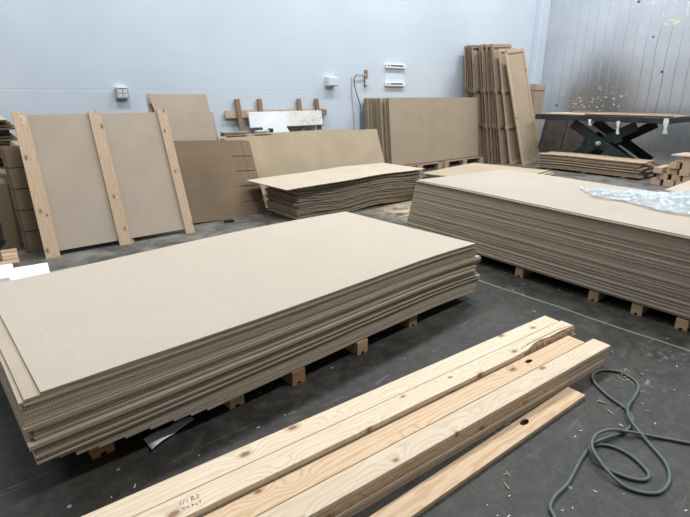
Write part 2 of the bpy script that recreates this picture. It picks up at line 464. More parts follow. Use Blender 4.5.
def cut_hole(o, x, y, rx, ry):
    """a real knot hole through a board"""
    bm = bmesh.new()
    n = 14
    lo, hi = [], []
    for k in range(n):
        a = 2 * math.pi * k / n; w = 1 + .06 * math.sin(2 * a + 1)
        lo.append(bm.verts.new((x + rx * w * math.cos(a), y + ry * w * math.sin(a), -.2)))
        hi.append(bm.verts.new((x + rx * w * math.cos(a), y + ry * w * math.sin(a), .2)))
    bm.faces.new(lo[::-1]); bm.faces.new(hi)
    for k in range(n): bm.faces.new((lo[k], lo[(k + 1) % n], hi[(k + 1) % n], hi[k]))
    bmesh.ops.recalc_face_normals(bm, faces=bm.faces)
    cm = bm_mesh(bm, 'cutter'); cm.materials.append(M['bark'])
    co = bpy.data.objects.new('cutter', cm); C.objects.link(co)
    co.matrix_world = o.matrix_basis.copy(); co.location = o.location; co.rotation_euler = o.rotation_euler
    md = o.modifiers.new('hole', 'BOOLEAN'); md.object = co; md.operation = 'DIFFERENCE'; md.solver = 'EXACT'
    try: md.material_mode = 'TRANSFER'
    except Exception: pass
    bpy.context.view_layer.update()
    dg = bpy.context.evaluated_depsgraph_get()
    me = bpy.data.meshes.new_from_object(o.evaluated_get(dg))
    o.modifiers.clear(); o.data = me
    bpy.data.objects.remove(co)

# ------------------------------------------------------------------ the room
def structure(o):
    o['kind'] = 'structure'; return o
X_FOIL, Y_WALL = 11.6, 6.7
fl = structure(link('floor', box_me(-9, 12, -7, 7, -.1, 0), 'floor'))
wb = structure(link('wall_back', box_me(-9, 12, Y_WALL, Y_WALL + .2, 0, 5.2), 'wall'))
wr = structure(link('wall_right', box_me(X_FOIL, X_FOIL + .2, -7, Y_WALL, 0, 5.2), 'foil'))
tp = structure(link('trim_1', box_me(11.24, 11.6, 6.56, 6.7, 0, 5.2, .01), 'wall'))

# ------------------------------------------------------------------ nearest stack of corrugated sheets
ROT = R(2.7)
c0, s0 = math.cos(ROT), math.sin(ROT)
cx, cy = 1.278, 2.31                     # centre of the topmost sheet
BEAR = [.22, .80, 1.09, 1.51, 1.95]
def main_sag(x, y, k):
    """sheets lie a little wavy, right end drooping past the last bearer"""
    e = max(0, x - .62)
    return -.016 * (e / .6) ** 2 * (1 - .5 * k) + .004 * math.sin(2.2 * x + .5) + .004 * k * math.sin(3 * x + y * 2)
Z0, Z_TOP = .076, .398
zs = []; z = Z0
while z < Z_TOP - .0164:
    t = .0148 if random.random() < .20 and 4 < len(zs) else .0066
    zs.append((z, t)); z += t + .0013
for _ in range(2): zs.append((z, .0066)); z += .0079
NM = len(zs)
offs = []
ox = oy = ex = 0.0
for i in range(NM):
    k = i / (NM - 1)
    if random.random() < .42:
        ox = random.choice((-.012, -.006, 0, .004, .012, .045)); oy = random.uniform(-.016, .014); ex = random.uniform(-.03, .03)
    offs.append([-.045 - .028 * (1 - k) + ox + random.uniform(-.004, .004), oy + random.uniform(-.004, .004), random.uniform(-.0015, .0015), .035 + ex])
# (left end shift, near edge shift, turn, right end shift)
offs[-1] = [0, 0, 0, 0]
offs[-2] = [-.048, .003, 0, .004]; offs[-3] = [-.062, .004, 0, .006]; offs[-4] = [-.052, 0, 0, .0]; offs[-5] = [-.035, .004, 0, .012]
for i in range(NM - 12, NM - 9): offs[i][3] = .075
for i in range(8, 11): offs[i][3] = .085
for i, lx in enumerate((.54, .47, .40, .31, .22, .13, .06, .01, -.04)): offs[i] = [lx, -.012 + .002 * i, 0, .02 + .008 * i]
for i in range(NM):
    k = i / (NM - 1)
    lx, dy, dr, rx = offs[i]
    zi, ti = zs[i]
    L = 2.447 - lx + rx; dx = (lx + rx) / 2
    me = sheet_me(L, 1.245, ti, lambda x, y, k=k, dx=dx, dy=dy: main_sag(x + dx, y + dy, k), 18, 5, .0012, 'cardboard_sheet')
    o = link('cardboard_sheet', me, ['card_scored' if i == NM - 1 else 'card', 'flute'], None,
             (cx + dx * c0 - dy * s0, cy + dx * s0 + dy * c0, zi), (0, 0, ROT + dr))
    if i == NM - 1: tag(o, 'topmost tan cardboard sheet with scored lines on the large nearest stack', 'cardboard sheet', 'sheets of the nearest stack')
    else: tag(o, 'tan corrugated cardboard sheet below the topmost one in the nearest stack', 'cardboard sheet', 'sheets of the nearest stack')

bear_lab = ['orange wooden bearer block under the left corner of the nearest cardboard stack',
            'short brown notched bearer block under the nearest stack, second from its left corner',
            'orange-brown grooved bearer block under the middle of the nearest stack',
            'tan grooved bearer block under the nearest stack, second from its right end',
            'reddish bearer block under the right end of the nearest stack']
def bearer(w, h, L, groove, mat, loc, rz, label, group):
    pts = [(-w / 2, h), (-w / 2, 0), (-groove / 2, 0), (-groove / 2, groove * .6), (groove / 2, groove * .6), (groove / 2, 0), (w / 2, 0), (w / 2, h)]
    me = prism(pts, 0, L, 'y', 'bearer_block')
    o = link('bearer_block', me, mat, None, loc, (0, 0, rz))
    return tag(o, label, 'wood block', group)
for (x, yf, w, mat), lb in zip([(.24, 1.735, .08, 'stud_edge'), (.775, 1.685, .072, 'dun_pale'), (1.085, 1.658, .074, 'stud_edge'),
                               (1.505, 1.678, .074, 'dun_pale'), (1.945, 1.725, .072, 'stud_edge')], bear_lab):
    bearer(w, .072 if x > .5 else .094, 1.2, .022, mat, (x, yf, 0), ROT, lb, 'bearers under the nearest stack')

# ------------------------------------------------------------------ stack on the right
NR, T_R, P_R = 62, .0066, .0078
for i in range(NR):
    k = i / (NR - 1)
    rz = R(2.0 + 3.6 * k)
    # sheets pivot about the near left corner
    px, py = 3.115 - .025 * k, .56
    dx, dy = random.uniform(-.005, .005), random.uniform(-.006, .006)
    if i == NR - 1: dx, dy = -.002, 0
    if i == NR - 2: dx, dy = -.016, .004
    L, W = 2.445, 1.22
    # local frame: X along the length (towards +y of the room), turned by 90 deg + rz
    a = R(90) - rz
    ca, sa = math.cos(a), math.sin(a)
    ctr = Vector((px + ca * L / 2 - sa * (-W / 2) + dx, py + sa * L / 2 + ca * (-W / 2) + dy, .078 + i * P_R))
    me = sheet_me(L, W, T_R, lambda x, y: .003 * math.sin(2 * x) - .006 * max(0, x - .6), 10, 4, .0012, 'cardboard_sheet')
    o = link('cardboard_sheet', me, ['card_pale' if i == NR - 1 else 'card', 'flute_right'], None, ctr, (0, 0, a))
    if i == NR - 1: tag(o, 'pale topmost cardboard sheet carrying the plastic film on the right stack', 'cardboard sheet', 'sheets of the right stack')
    else: tag(o, 'cardboard sheet below the pale topmost one in the tall right stack', 'cardboard sheet', 'sheets of the right stack')
for (x, y, lb) in [(3.165, 1.78, 'small wooden block under the right stack, farthest along its floor edge'),
                   (3.148, 1.22, 'small wooden block under the right stack, second from the far end'),
                   (3.138, .95, 'small grooved wooden block under the right stack, third from the far end'),
                   (3.118, .70, 'small wooden block under the right stack at the picture edge')]:
    bearer(.062, .066, 1.15, .02, 'dun_pale', (x, y, 0), R(-90 + 3), lb, 'bearers under the right stack')

# crumpled film lying on the right stack
def film():
    near = [(3.96, 1.76), (3.80, 1.64), (3.73, 1.55), (3.74, 1.45), (3.75, 1.37), (3.70, 1.26), (3.66, 1.17), (3.60, 1.07), (3.60, .98), (3.64, .88), (3.62, .76), (3.66, .64)]
    far = [(3.98, 1.77), (4.02, 1.73), (4.10, 1.69), (4.17, 1.63), (4.20, 1.54), (4.22, 1.43), (4.26, 1.34), (4.30, 1.24), (4.34, 1.12), (4.36, 1.0), (4.34, .84), (4.30, .66)]
    amp = [.004, .012, .022, .03, .034, .04, .048, .065, .10, .12, .12, .08]
    bm = bmesh.new(); nu, nv = 66, 30; g = {}
    for i in range(nu + 1):
        u = i / nu * (len(near) - 1); a = min(int(u), len(near) - 2); t = u - a
        p = Vector(near[a]).lerp(Vector(near[a + 1]), t); q = Vector(far[a]).lerp(Vector(far[a + 1]), t)
        am = amp[a] * (1 - t) + amp[a + 1] * t
        for j in range(nv + 1):
            s = j / nv; c = p.lerp(q, s)
            n1 = noise.fractal(Vector((c.x * 7, c.y * 7, 1.3)), 1, 2, 4)
            n2 = abs(noise.noise(Vector((c.x * 13, c.y * 17, 4.1))))
            prof = math.sin(math.pi * min(1, max(0, .04 + .92 * s))) * (.35 + .65 * s)
            z = .5655 + .004 + max(0, am * prof * (1 + .7 * n1)) + .016 * n2
            c2 = c + Vector((noise.noise(Vector((c.x * 9, c.y * 9, 7))), noise.noise(Vector((c.x * 9, c.y * 9, 17))))) * .02
            g[i, j] = bm.verts.new((c2.x, c2.y, z))
    for i in range(nu):
        for j in range(nv): bm.faces.new((g[i, j], g[i + 1, j], g[i + 1, j + 1], g[i, j + 1]))
    bmesh.ops.recalc_face_normals(bm, faces=bm.faces)
    o = link('plastic_film', bm_mesh(bm, 'plastic_film', True), 'film')
    return tag(o, 'crumpled clear bluish plastic film lying on the right cardboard stack', 'plastic film')
film()
o = link('cardboard_sliver', box_me(-.055, .055, -.007, .007, 0, .004), 'white_plastic', None, (4.03, 1.80, .567), (0, 0, R(35)))
tag(o, 'thin white strip lying at the tip of the plastic film', 'strip')

# ------------------------------------------------------------------ lower brown stack behind the right stack
for i in range(20):
    me = sheet_me(1.28, 1.06, .0145, lambda x, y: .004 * math.sin(3 * x + 1), 4, 3, .002, 'fibreboard_sheet')
    jx, jy = random.uniform(-.02, .02), random.uniform(-.012, .012)
    if i == 17: jy = -.09
    if i == 18: jy = -.05
    o = link('fibreboard_sheet', me, ['mdf', 'mdf_edge'], None, (5.22 + jx, 3.53 + jy, .078 + i * .0158), (0, 0, R(7)))
    if i == 19: tag(o, 'brown fibreboard sheet topping the low stack behind the right cardboard stack', 'fibreboard sheet', 'sheets of the low brown stack')
    else: tag(o, 'brown fibreboard sheet inside the low stack behind the right cardboard stack', 'fibreboard sheet', 'sheets of the low brown stack')
for y in (3.15, 3.85):
    o = link('bearer_block', box_me(-.5, .5, -.035, .035, 0, .074, .002), 'dun_pale', None, (5.22, y, 0), (0, 0, R(7)))
    tag(o, 'wooden bearer hidden beneath the low brown fibreboard stack', 'wood block', 'bearers under the brown stack')

# ------------------------------------------------------------------ wavy strip stack in the middle distance
NS = 33
def wave2(x, y, k):
    return (.028 * math.exp(-((x - .25) / .38) ** 2) - .018 * math.exp(-((x + .35) / .3) ** 2)) * (.35 + .65 * math.sin(math.pi * min(1, k * .9 + .1))) \
        - .012 * max(0, abs(x) - .75) * (1 - k) + .003 * math.sin(9 * x + 5 * k)
for i in range(NS):
    k = i / (NS - 1)
    jx = random.uniform(-.02, .02) + (.03 if i % 7 == 3 else 0)
    me = sheet_me(1.9 + random.uniform(-.03, .03), .66, .0085, lambda x, y, k=k, jx=jx: wave2(x + jx, y, k), 22, 3, .008, 'cardboard_strip')
    o = link('cardboard_strip', me, ['card', 'flute'], None,
             (3.79 + jx, 4.565 + random.uniform(-.014, .014), .012 + i * .0107), (0, 0, R(-1 + random.uniform(-.15, .15))))
    tag(o, 'wavy brown cardboard strip under the pale top of the low middle stack', 'cardboard strip', 'strips of the low middle stack')
me = sheet_me(2.20, .80, .007, lambda x, y: (.014 * math.exp(-((x - .3) / .4) ** 2) if True else 0) - .012 * max(0, -x - .75) ** 1 * 1.2, 22, 3, .001, 'cardboard_sheet')
o = link('cardboard_sheet', me, ['card_strip', 'flute'], None, (3.72, 4.57, .380), (0, 0, R(2)))
tag(o, 'pale creased cardboard sheet overhanging the low stack against the leaning board', 'cardboard sheet')

# ------------------------------------------------------------------ things leaning on the left
def lean(o_loc, ang, ry=0.0, rz=0.0):
    return dict(loc=o_loc, rot=(R(-ang), R(ry), R(rz)))

# pallet-like panel with three studs
ANG = math.degrees(math.atan2(.50, 1.16))
pn = empty('studded_sheet', 'cardboard sheet with three pale wooden studs leaning beside the brown cartons', 'studded sheet', (1.13, 4.52, .0), (R(-ANG), 0, 0))
W2 = .62
bm = bmesh.new(); add_box(bm, -W2 + .03, W2 - .01, .024, .034, .055, 1.25)
link('sheet', bm_mesh(bm, 'sheet'), 'panel_card', pn)
def stud(xb, xt, w, mat='stud'):
    L = 1.265
    me = board_me(L, w, .024, .002, name='stud')
    d = (xt - xb)
    ang = math.atan2(L, d)
    return link('stud', me, mat, pn, ((xb + xt) / 2, .012, L / 2), (R(90), -ang, 0))
# board local X must run up the panel (local Z); rotate so X -> Z, Y -> X
def stud2(x0, tilt, w, mat='stud', L=1.268, y=.0115):
    me = board_me(L, w, .0225, .002, name='stud')
    m = Matrix.Rotation(R(tilt), 4, 'Y') @ Matrix(((0, 1, 0, 0), (0, 0, 1, 0), (1, 0, 0, 0), (0, 0, 0, 1)))
    o = link('stud', me, mat, pn)
    o.matrix_basis = Matrix.Translation((x0, y, L / 2)) @ m
    return o
s_a = stud2(-.575, 1.2, .108)
s_b = stud2(.010, 1.2, .104, 'stud')
s_c = stud2(.625, 1.2, .092, 'stud')
stud2(.05, 1.2, .09, 'stud', 1.262, .047)
stud2(-.575, 1.2, .09, 'stud', 1.255, .047)
bm = bmesh.new()
for q in range(5): add_box(bm, -.012 + .010 * math.sin(q), .010 + .010 * math.sin(q), -.0018, -.0006, 1.17 + q * .014, 1.176 + q * .014)
pm = link('chalk_mark', bm_mesh(bm, 'chalk_mark'), 'white_plastic', pn, (-.545, 0, 0))

# flattened cartons: brown packs with slits
def carton_pack(loc, ang, L, Hh, label, n, marks, ry=0.0, mir=False, group='flattened cartons leaning on the left'):
    root = None
    for q in range(n):
        e = empty('flattened_carton', label if q == 0 else 'flattened brown carton behind the front one of the leaning pack', 'carton',
                  (loc[0] - .012 * q, loc[1] + .024 * q, 0), (R(-ang + q * .6), R(ry), 0), group if q else None)
        bh = Hh / 5
        bm = bmesh.new()
        fold = L * .36
        # main panel and fold panel; slits are gaps cut between the flaps
        for k in range(5):
            g = .004
            add_box(bm, -L / 2, L / 2 - .26, 0, .008, k * bh, (k + 1) * bh - (.0005))
        me = bm_mesh(bm, 'panel'); link('panel', me, 'carton', e)
        for k in range(5):
            bm = bmesh.new()
            add_box(bm, L / 2 - .26, L / 2 - .115, 0, .0082, k * bh + .004, (k + 1) * bh - .004)
            add_box(bm, L / 2 - .112, L / 2, -.0006, .0082, k * bh + .004, (k + 1) * bh - .004)
            f = link('flap', bm_mesh(bm, 'flap'), 'carton', e)
            if q == 0 and marks and k in marks:
                bm = bmesh.new()
                for (a, b, c, d) in marks[k]: add_box(bm, L / 2 + a, L / 2 + b, -.0016, -.0008, k * bh + c, k * bh + d)
                link('printed_mark', bm_mesh(bm, 'printed_mark'), 'carton_ink', f)
        if mir:
            for ch in e.children:
                ch.data.transform(Matrix.Scale(-1, 4, (1, 0, 0))); ch.data.flip_normals()
        root = root or e
    return root
glyph = lambda x: [(x, x + .014, .05, .055), (x + .005, x + .009, .05, .10), (x, x + .014, .095, .10), (x, x + .004, .095, .112)]
bars = lambda x: [(x + i * .009, x + i * .009 + .005, .05 + (i % 2) * .012, .10 - (i % 3) * .01) for i in range(4)]
carton_pack((2.29, 4.81, 0), 26, 1.0, .90, 'front flattened brown carton with slits leaning right of the studded panel', 4,
            {3: glyph(-.19) + glyph(-.09), 2: bars(-.08)}, 2.5)
carton_pack((.97, 4.80, 0), 19, 1.12, .93, 'front flattened brown carton leaning in shade behind the left stud', 3, None, 0, mir=True)

# tall tan sheet behind the brown carton
me = sheet_me(.70, 1.36, .008, None, 1, 1, 0, 'tan_sheet')
bm = bmesh.new()
pts = [(-.35, 0), (.38, 0), (.33, 1.36), (-.34, 1.36), (-.325, 1.30), (-.31, 1.22), (-.295, 1.15), (-.33, 1.10)]
o = link('tan_sheet', prism(pts, 0, .009, 'y', 'tan_sheet'), 'panel_card', None, (2.19, 5.24, 0), (R(-16), 0, 0))
tag(o, 'tall tan cardboard sheet with torn left edge leaning against the white wall', 'cardboard sheet')
pts = [(-.45, 0), (.45, 0), (.445, 1.15), (-.44, 1.15)]
o = link('tan_sheet', prism(pts, 0, .009, 'y', 'tan_sheet'), 'panel_card', None, (2.19, 5.38, 0), (R(-17), 0, 0))
tag(o, 'shorter tan sheet showing its edge behind the torn tall sheet', 'cardboard sheet')
pts = [(-.36, 0), (.33, 0), (.29, 1.355), (-.335, 1.37), (-.345, 1.30)]
o = link('tan_sheet', prism(pts, 0, .009, 'y', 'tan_sheet'), 'panel_card', None, (2.19, 5.285, 0), (R(-16.6), 0, 0))
tag(o, 'second tan sheet showing a sliver left of the torn tall sheet', 'cardboard sheet')

# pile of flattened cartons in the far left
zz = .0
for i in range(46):
    t = .015
    me = sheet_me(1.45, 1.0, t, lambda x, y, i=i: .010 * math.sin(3 * x + i * .12) + .008 * math.sin(5 * y + 1), 8, 5, .004, 'flat_carton')
    jx = random.uniform(-.06, .03); jy = random.uniform(-.05, .03)
    o = link('flat_carton', me, ['card' if i % 5 == 0 else 'carton', 'carton_edge'], None, (-.17 + jx, 5.93 + jy, .03 + i * .0232), (0, 0, R(random.uniform(-2, 2))))
    if i == 45: tag(o, 'topmost flat carton of the tall pile at the left picture edge', 'carton', 'flat cartons piled at the left')
    else: tag(o, 'flat carton below the topmost one in the tall pile at far left', 'carton', 'flat cartons piled at the left')
# loose flats slumping down in front of the pile
slump_lab = ['tan cardboard flat slumped nearest the black bag at the left edge',
             'second tan cardboard flat slumped behind the one nearest the black bag',
             'third tan cardboard flat slumped in front of the carton pile at left',
             'rearmost cardboard flat slumped against the carton pile at far left']
for q in range(4):
    bm = bmesh.new(); add_box(bm, -.55, .55, 0, .012, 0, .62 + .03 * q)
    o = link('cardboard_flat', bm_mesh(bm, 'cardboard_flat'), 'card' if q % 2 else 'carton', None, (-.18 - .02 * q, 4.94 + .05 * q, .05 + .03 * q), (R(-11 - 1 * q), R(10 + 2 * q), R(0)))
    tag(o, slump_lab[q], 'cardboard flat', 'flats slumped at the left')
# black bag
def bag():
    bm = bmesh.new(); bmesh.ops.create_icosphere(bm, subdivisions=4, radius=1)
    for v in bm.verts:
        n = noise.fractal(v.co * 2.3, 1, 2, 4)
        r = 1 + .16 * n
        v.co = Vector((v.co.x * .30 * r, v.co.y * .20 * r, max(-.22, v.co.z * .28 * r)))
    o = link('black_bag', bm_mesh(bm, 'black_bag', True), 'black', None, (-.06, 4.74, .225))
    bm = bmesh.new(); bmesh.ops.create_cone(bm, cap_ends=True, segments=10, radius1=.035, radius2=.075, depth=.13)
    for v in bm.verts: v.co += Vector((.012 * math.sin(v.co.z * 40), 0, .30))
    link('tied_neck', bm_mesh(bm, 'tied_neck', True), 'black', o)
    tag(o, 'black rubbish bag on the floor behind the small pallet at left', 'bag')
bag()
# small pallet at left edge
pl = empty('wooden_pallet', 'small wooden pallet at the left picture edge behind the white foam', 'pallet', (-.22, 4.22, 0), (0, 0, R(-4)))
for q in range(4):
    link('deck_board', box_me(-.5, .5, -.2 + q * .105, -.2 + q * .105 + .09, .148, .17, .002), 'pine_old', pl)
for q in range(3):
    link('runner', box_me(-.5, .5, -.2 + q * .16, -.2 + q * .16 + .04, .02, .147, .002), 'pine_old', pl)
for x in (-.45, 0, .42):
    link('bottom_board', box_me(x - .04, x + .06, -.2, .21, 0, .019, .002), 'pine_old', pl)
o = link('wooden_post', box_me(-.035, .035, -.03, .03, 0, .20, .003), 'pine_old', None, (.145, 4.12, .171), (0, R(-2), 0))
tag(o, 'brown wooden block standing on the small pallet at left', 'wood block')

# white foam slabs
for q in range(4):
    o = link('foam_slab', box_me(-.45, .45, -.19, .19, 0, .062, .004), 'foam', None, (-.115 + .012 * q, 3.44 - .006 * q, q * .0635), (0, 0, R(-6)))
    tag(o, 'white foam slab on the floor behind the nearest stack at left' if q < 3 else 'full-length white foam slab with bluish edge behind the nearest stack', 'foam slab', 'foam slabs at the left' if q < 3 else None)
o = link('foam_slab', box_me(-.3, .3, -.14, .14, 0, .04, .004), 'foam', None, (-.12, 3.45, .2545), (0, 0, R(-9)))
tag(o, 'smaller white foam slab lying on top of the longer one at left', 'foam slab')

# small dark wood piece and paper
o = link('wood_scrap', box_me(-.055, .055, -.018, .018, 0, .03, .004), 'blacksteel', None, (2.235, 4.68, 0), (0, 0, R(-15)))
tag(o, 'small dark scrap on the floor in front of the brown carton', 'scrap')
def paper():
    bm = bmesh.new(); n = 8; g = {}
    P = [Vector((.385, 1.73)), Vector((.385, 1.625)), Vector((.585, 1.745)), Vector((.59, 1.715))]
    for i in range(n + 1):
        for j in range(n + 1):
            a = P[0].lerp(P[2], i / n); b = P[1].lerp(P[3], i / n); c = a.lerp(b, j / n)
            z = .003 + .018 * (1 - i / n) * (j / n) ** 2 + .006 * abs(math.sin(i * .8))
            g[i, j] = (c.x, c.y, z)
    lo = {k: bm.verts.new(v) for k, v in g.items()}
    for i in range(n):
        for j in range(n): bm.faces.new((lo[i, j], lo[i, j + 1], lo[i + 1, j + 1], lo[i + 1, j]))
    bmesh.ops.recalc_face_normals(bm, faces=bm.faces)
    o = link('paper_scrap', bm_mesh(bm, 'paper_scrap', True), 'paper')
    md = o.modifiers.new('thick', 'SOLIDIFY'); md.thickness = .0006; md.offset = 1
    tag(o, 'white paper scrap on the floor at the foot of the nearest stack', 'paper')
paper()

# ------------------------------------------------------------------ leaning fibreboard pack and rack behind the low stack
for q in range(9):
    Lx = 2.50 - (.06 if q else 0)
    pts = [(-Lx / 2, 0), (Lx / 2, 0), (Lx / 2, .875), (-Lx / 2 + (.0 if q else .0), .875)]
    if q in (1, 2): pts = [(-Lx / 2 - .04, 0), (Lx / 2 - .02, 0), (Lx / 2 - .02, .872), (-Lx / 2 - .04, .872)]
    if q > 2: pts = [(-Lx / 2 + .05 + .01 * q, 0), (Lx / 2 - .45, 0), (Lx / 2 - .45, .885), (-Lx / 2 + .05 + .01 * q, .885)]
    o = link('fibreboard_sheet', prism(pts, 0, .024, 'y', 'fibreboard_sheet'), 'mdf_spotty' if q == 0 else 'mdf', None, (3.87, 5.13 + q * .031, 0), (R(-21), 0, R(.6)))
    if q == 0: tag(o, 'long speckled fibreboard sheet leaning behind the low middle stack', 'fibreboard sheet')
    else: tag(o, 'fibreboard sheet leaning right behind the long speckled front one', 'fibreboard sheet', 'leaning fibreboard pack')
# torn corrugated ends on the pack's left top
bm = bmesh.new()
for k in range(11):
    x = k * .026
    add_box(bm, x, x + .016 + .004 * math.sin(k), 0, .10, 0, .026)
add_box(bm, -.01, .30, 0, .11, -.012, 0)
add_box(bm, -.01, .34, 0, .11, .0262, .033)
o = link('core_offcut', bm_mesh(bm, 'core_offcut'), 'mdf_edge', None, (2.66, 5.50, .838), (0, 0, 0))
tag(o, 'open honeycomb board offcut lying at the left top of the leaning fibreboard', 'offcut')
o = link('hand_tool', box_me(-.10, .10, -.03, .03, 0, .035, .008), 'grey_metal', None, (3.18, 5.51, .845), (0, 0, R(4)))
bm = bmesh.new(); add_box(bm, .101, .16, -.028, .028, .0, .05, .008); link('tool_head', bm_mesh(bm, 'tool_head'), 'black', o)
tag(o, 'dark grey hand tool lying on top of the leaning fibreboard', 'tool')

# wooden rack leaning on the back wall
rk = empty('wooden_rack', 'old wooden rack of posts and rail leaning on the white wall', 'rack', (4.2, 6.44, 0), (R(-9.5), 0, 0))
for (x, w, tl) in ((-.70, .075, -2.0), (-.375, .07, 0), (.34, .07, 0), (.685, .07, 0)):
    link('post', box_me(-w / 2, w / 2, 0, .035, 0, 1.265, .003), 'old_wood', rk, (x, 0, 0), (0, R(tl), 0))
link('rail', box_me(-.95, .88, .0365, .056, 1.0, 1.11, .003), 'frame_pale', rk)
link('end_block', box_me(.74, .86, .0, .036, 1.0, 1.09, .003), 'frame_wood', rk)
link('lower_rail', box_me(-.95, .9, .0365, .056, .32, .42, .003), 'old_wood', rk)
link('ledge', box_me(-.62, .75, -.035, -.0005, .835, .845, .001), 'old_wood', rk)
# white foam strip resting on the rack's ledge
fs = link('foam_strip', box_me(-.67, .67, -.0135, .0135, 0, .225, .003), 'foam_dusty', None, (4.26, 6.562, .838), (R(-9.5), 0, R(0)))
tag(fs, 'long dusty white foam strip leaning on the wooden rack', 'foam strip')
fs = link('foam_piece', prism([(-.20, 0), (.22, 0), (.23, .03), (.10, .26), (-.24, .12)], -.008, .008, 'y', 'foam_piece'), 'paper', None, (3.98, 6.46, .735), (R(-9.5), 0, 0))
tag(fs, 'torn off-white triangular foam piece in front of the dusty strip', 'foam piece')

# ------------------------------------------------------------------ upright sheets on pallets
PAL = 0
for (x, lb) in ((6.52, 'wooden pallet under the left half of the upright fibreboard sheets'), (7.80, 'wooden pallet under the right half of the upright fibreboard sheets')):
    p = empty('wooden_pallet', lb, 'pallet', (x, 6.20, 0))
    for q in range(6):
        link('deck_board', box_me(-.6, .6, -.40 + q * .14, -.40 + q * .14 + .1, .105, .122, .002), 'frame_wood', p)
    for bx in (-.54, 0, .54):
        for by in (-.36, 0, .36):
            link('block', box_me(bx - .06, bx + .06, by - .05, by + .05, .0, .104, .002), 'frame_pale', p)
yq = 5.92
for q in range(17):
    L = 2.44 + random.uniform(-.0, .03); jx = random.uniform(-.07, .05) if q else 0
    t = random.choice((.02, .028, .034)) if q else .034
    me = sheet_me(L, 1.13 + (random.uniform(-.03, .01) if q else 0), t, None, 1, 1, 0, 'fibreboard_sheet')
    o = link('fibreboard_sheet', me, ['mdf', 'mdf_edge'], None)
    m = Matrix.Translation((7.16 + jx, yq, .124)) @ Matrix.Rotation(R(-6.5 + .05 * q), 4, 'X') @ Matrix.Rotation(R(90), 4, 'X') @ Matrix.Translation((0, .57, -t))
    o.matrix_basis = m
    yq += t + .010
    if q == 0: tag(o, 'front upright brown fibreboard sheet standing on pallets against the back wall', 'fibreboard sheet', 'upright sheets on pallets')
    else: tag(o, 'upright fibreboard sheet behind the front one, its left edge showing', 'fibreboard sheet', 'upright sheets on pallets')

# ------------------------------------------------------------------ tall wooden frames
def make_frame(mat, panel, label, L=2.16, W=.62, group=None, wide=.045):
    r = empty('framed_sheet', label, 'framed sheet', group=group)
    T = .032 if panel else .022
    for sx in (-1, 1):
        x = sx * (W / 2 - wide / 2)
        o = link('stile', board_me(L, T, wide, .002, name='stile'), mat, r)
        o.matrix_basis = Matrix.Translation((x, 0, L / 2)) @ Matrix(((0, 0, 1, 0), (0, 1, 0, 0), (1, 0, 0, 0), (0, 0, 0, 1)))
    for z in ((.03, .74, 1.42, L - .03) if not panel else (.03, L - .03)):
        link('rail', box_me(-W / 2 + wide + .0005, W / 2 - wide - .0005, -T / 2, T / 2, z - .03, z + .03, .002), mat, r)
    if not panel:
        for z in (.74, 1.42):
            link('cleat', box_me(-W / 2 - .02, -W / 2 - .0005, -T / 2 - .003, T / 2 + .003, z - .045, z + .045, .002), mat, r)
    if not panel:
        link('panel', box_me(-W / 2 + wide + .001, W / 2 - wide - .001, T / 2 + .0005, T / 2 + .005, .02, L - .02), 'mdf', r)
    if panel:
        link('panel', box_me(-W / 2 + wide + .001, W / 2 - wide - .001, -.002, .010, .0605, L - .0605), 'mdf', r)
    return r
frp = make_frame('frame_wood', False, 'tall wooden framed sheet leaning in the row behind the pale frontmost one', group='frames leaning by the back wall', L=2.26)
FR = []
for q in range(16):
    u = q / 15
    yb = 6.32 - q * .0575
    FR.append(((8.86 + random.uniform(-.05, .05), yb, 0), (R(-(7.0 + 3.0 * u)), R(-3.0 * u + random.uniform(-2.2, 2.2)), 0)))
frp.location, frp.rotation_euler = FR[0]
for loc, rot in FR[1:]: copy_tree(frp, loc, rot)
ff = make_frame('frame_pale', True, 'pale framed sheet standing frontmost of the row of tall frames', L=2.19, W=.62, wide=.05)
ff.location = (9.06, 5.12, 0); ff.rotation_euler = (R(-13.0), R(-7.0), R(0))
fp = make_frame('frame_pale', False, 'pale framed sheet leaning directly behind the frontmost one of the row', L=2.19, W=.60, wide=.06)
fp.location = (8.93, 5.33, 0); fp.rotation_euler = (R(-11.2), R(-4.0), R(1))

# ------------------------------------------------------------------ box in the corner
bx = link('tall_box', box_me(-.20, .20, -.2, .2, 0, 1.40, .004), 'mdf', None, (10.5, 6.14, 0), (0, 0, 0))
link('lid', box_me(-.21, .21, -.21, .21, 1.401, 1.53, .004), 'card', bx)
tag(bx, 'tall brown box with pale lid in the corner by the foil wall', 'box')

# ------------------------------------------------------------------ lift table
lt = empty('lift_table', 'black scissor lift table with dark steel top beside the foil wall', 'lift table', (9.72, 3.88, 0), (0, 0, R(1.0)))
link('table_top', box_me(-.72, .72, -1.04, 1.25, .86, .955, .006), 'blacksteel', lt)
link('base_frame', box_me(-.52, .58, -.95, .95, .0, .07, .004), 'blacksteel', lt)
def strut(y0, z0, y1, z1, x, w=.16, t=.05):
    L = math.hypot(y1 - y0, z1 - z0)
    me = box_me(-t / 2, t / 2, -L / 2, L / 2, -w / 2, w / 2, .004)
    return link('scissor_arm', me, 'greensteel', lt, (x, (y0 + y1) / 2, (z0 + z1) / 2), (math.atan2(z1 - z0, y1 - y0), 0, 0))
for x in (-.46, .50):
    strut(-.50, .14, .62, .80, x); strut(.66, .14, -.46, .80, x + .055)
for (y, z) in ((.08, .47),):
    bm = bmesh.new(); bmesh.ops.create_cone(bm, cap_ends=True, segments=14, radius1=.04, radius2=.04, depth=1.12, matrix=Matrix.Translation((0, y, z)) @ Matrix.Rotation(R(90), 4, 'Y'))
    link('pivot_rod', bm_mesh(bm, 'pivot_rod', True), 'grey_metal', lt)
link('cylinder', tube_me([(0, -.45, .12), (0, .35, .6)], .05, 12), 'blacksteel', lt)
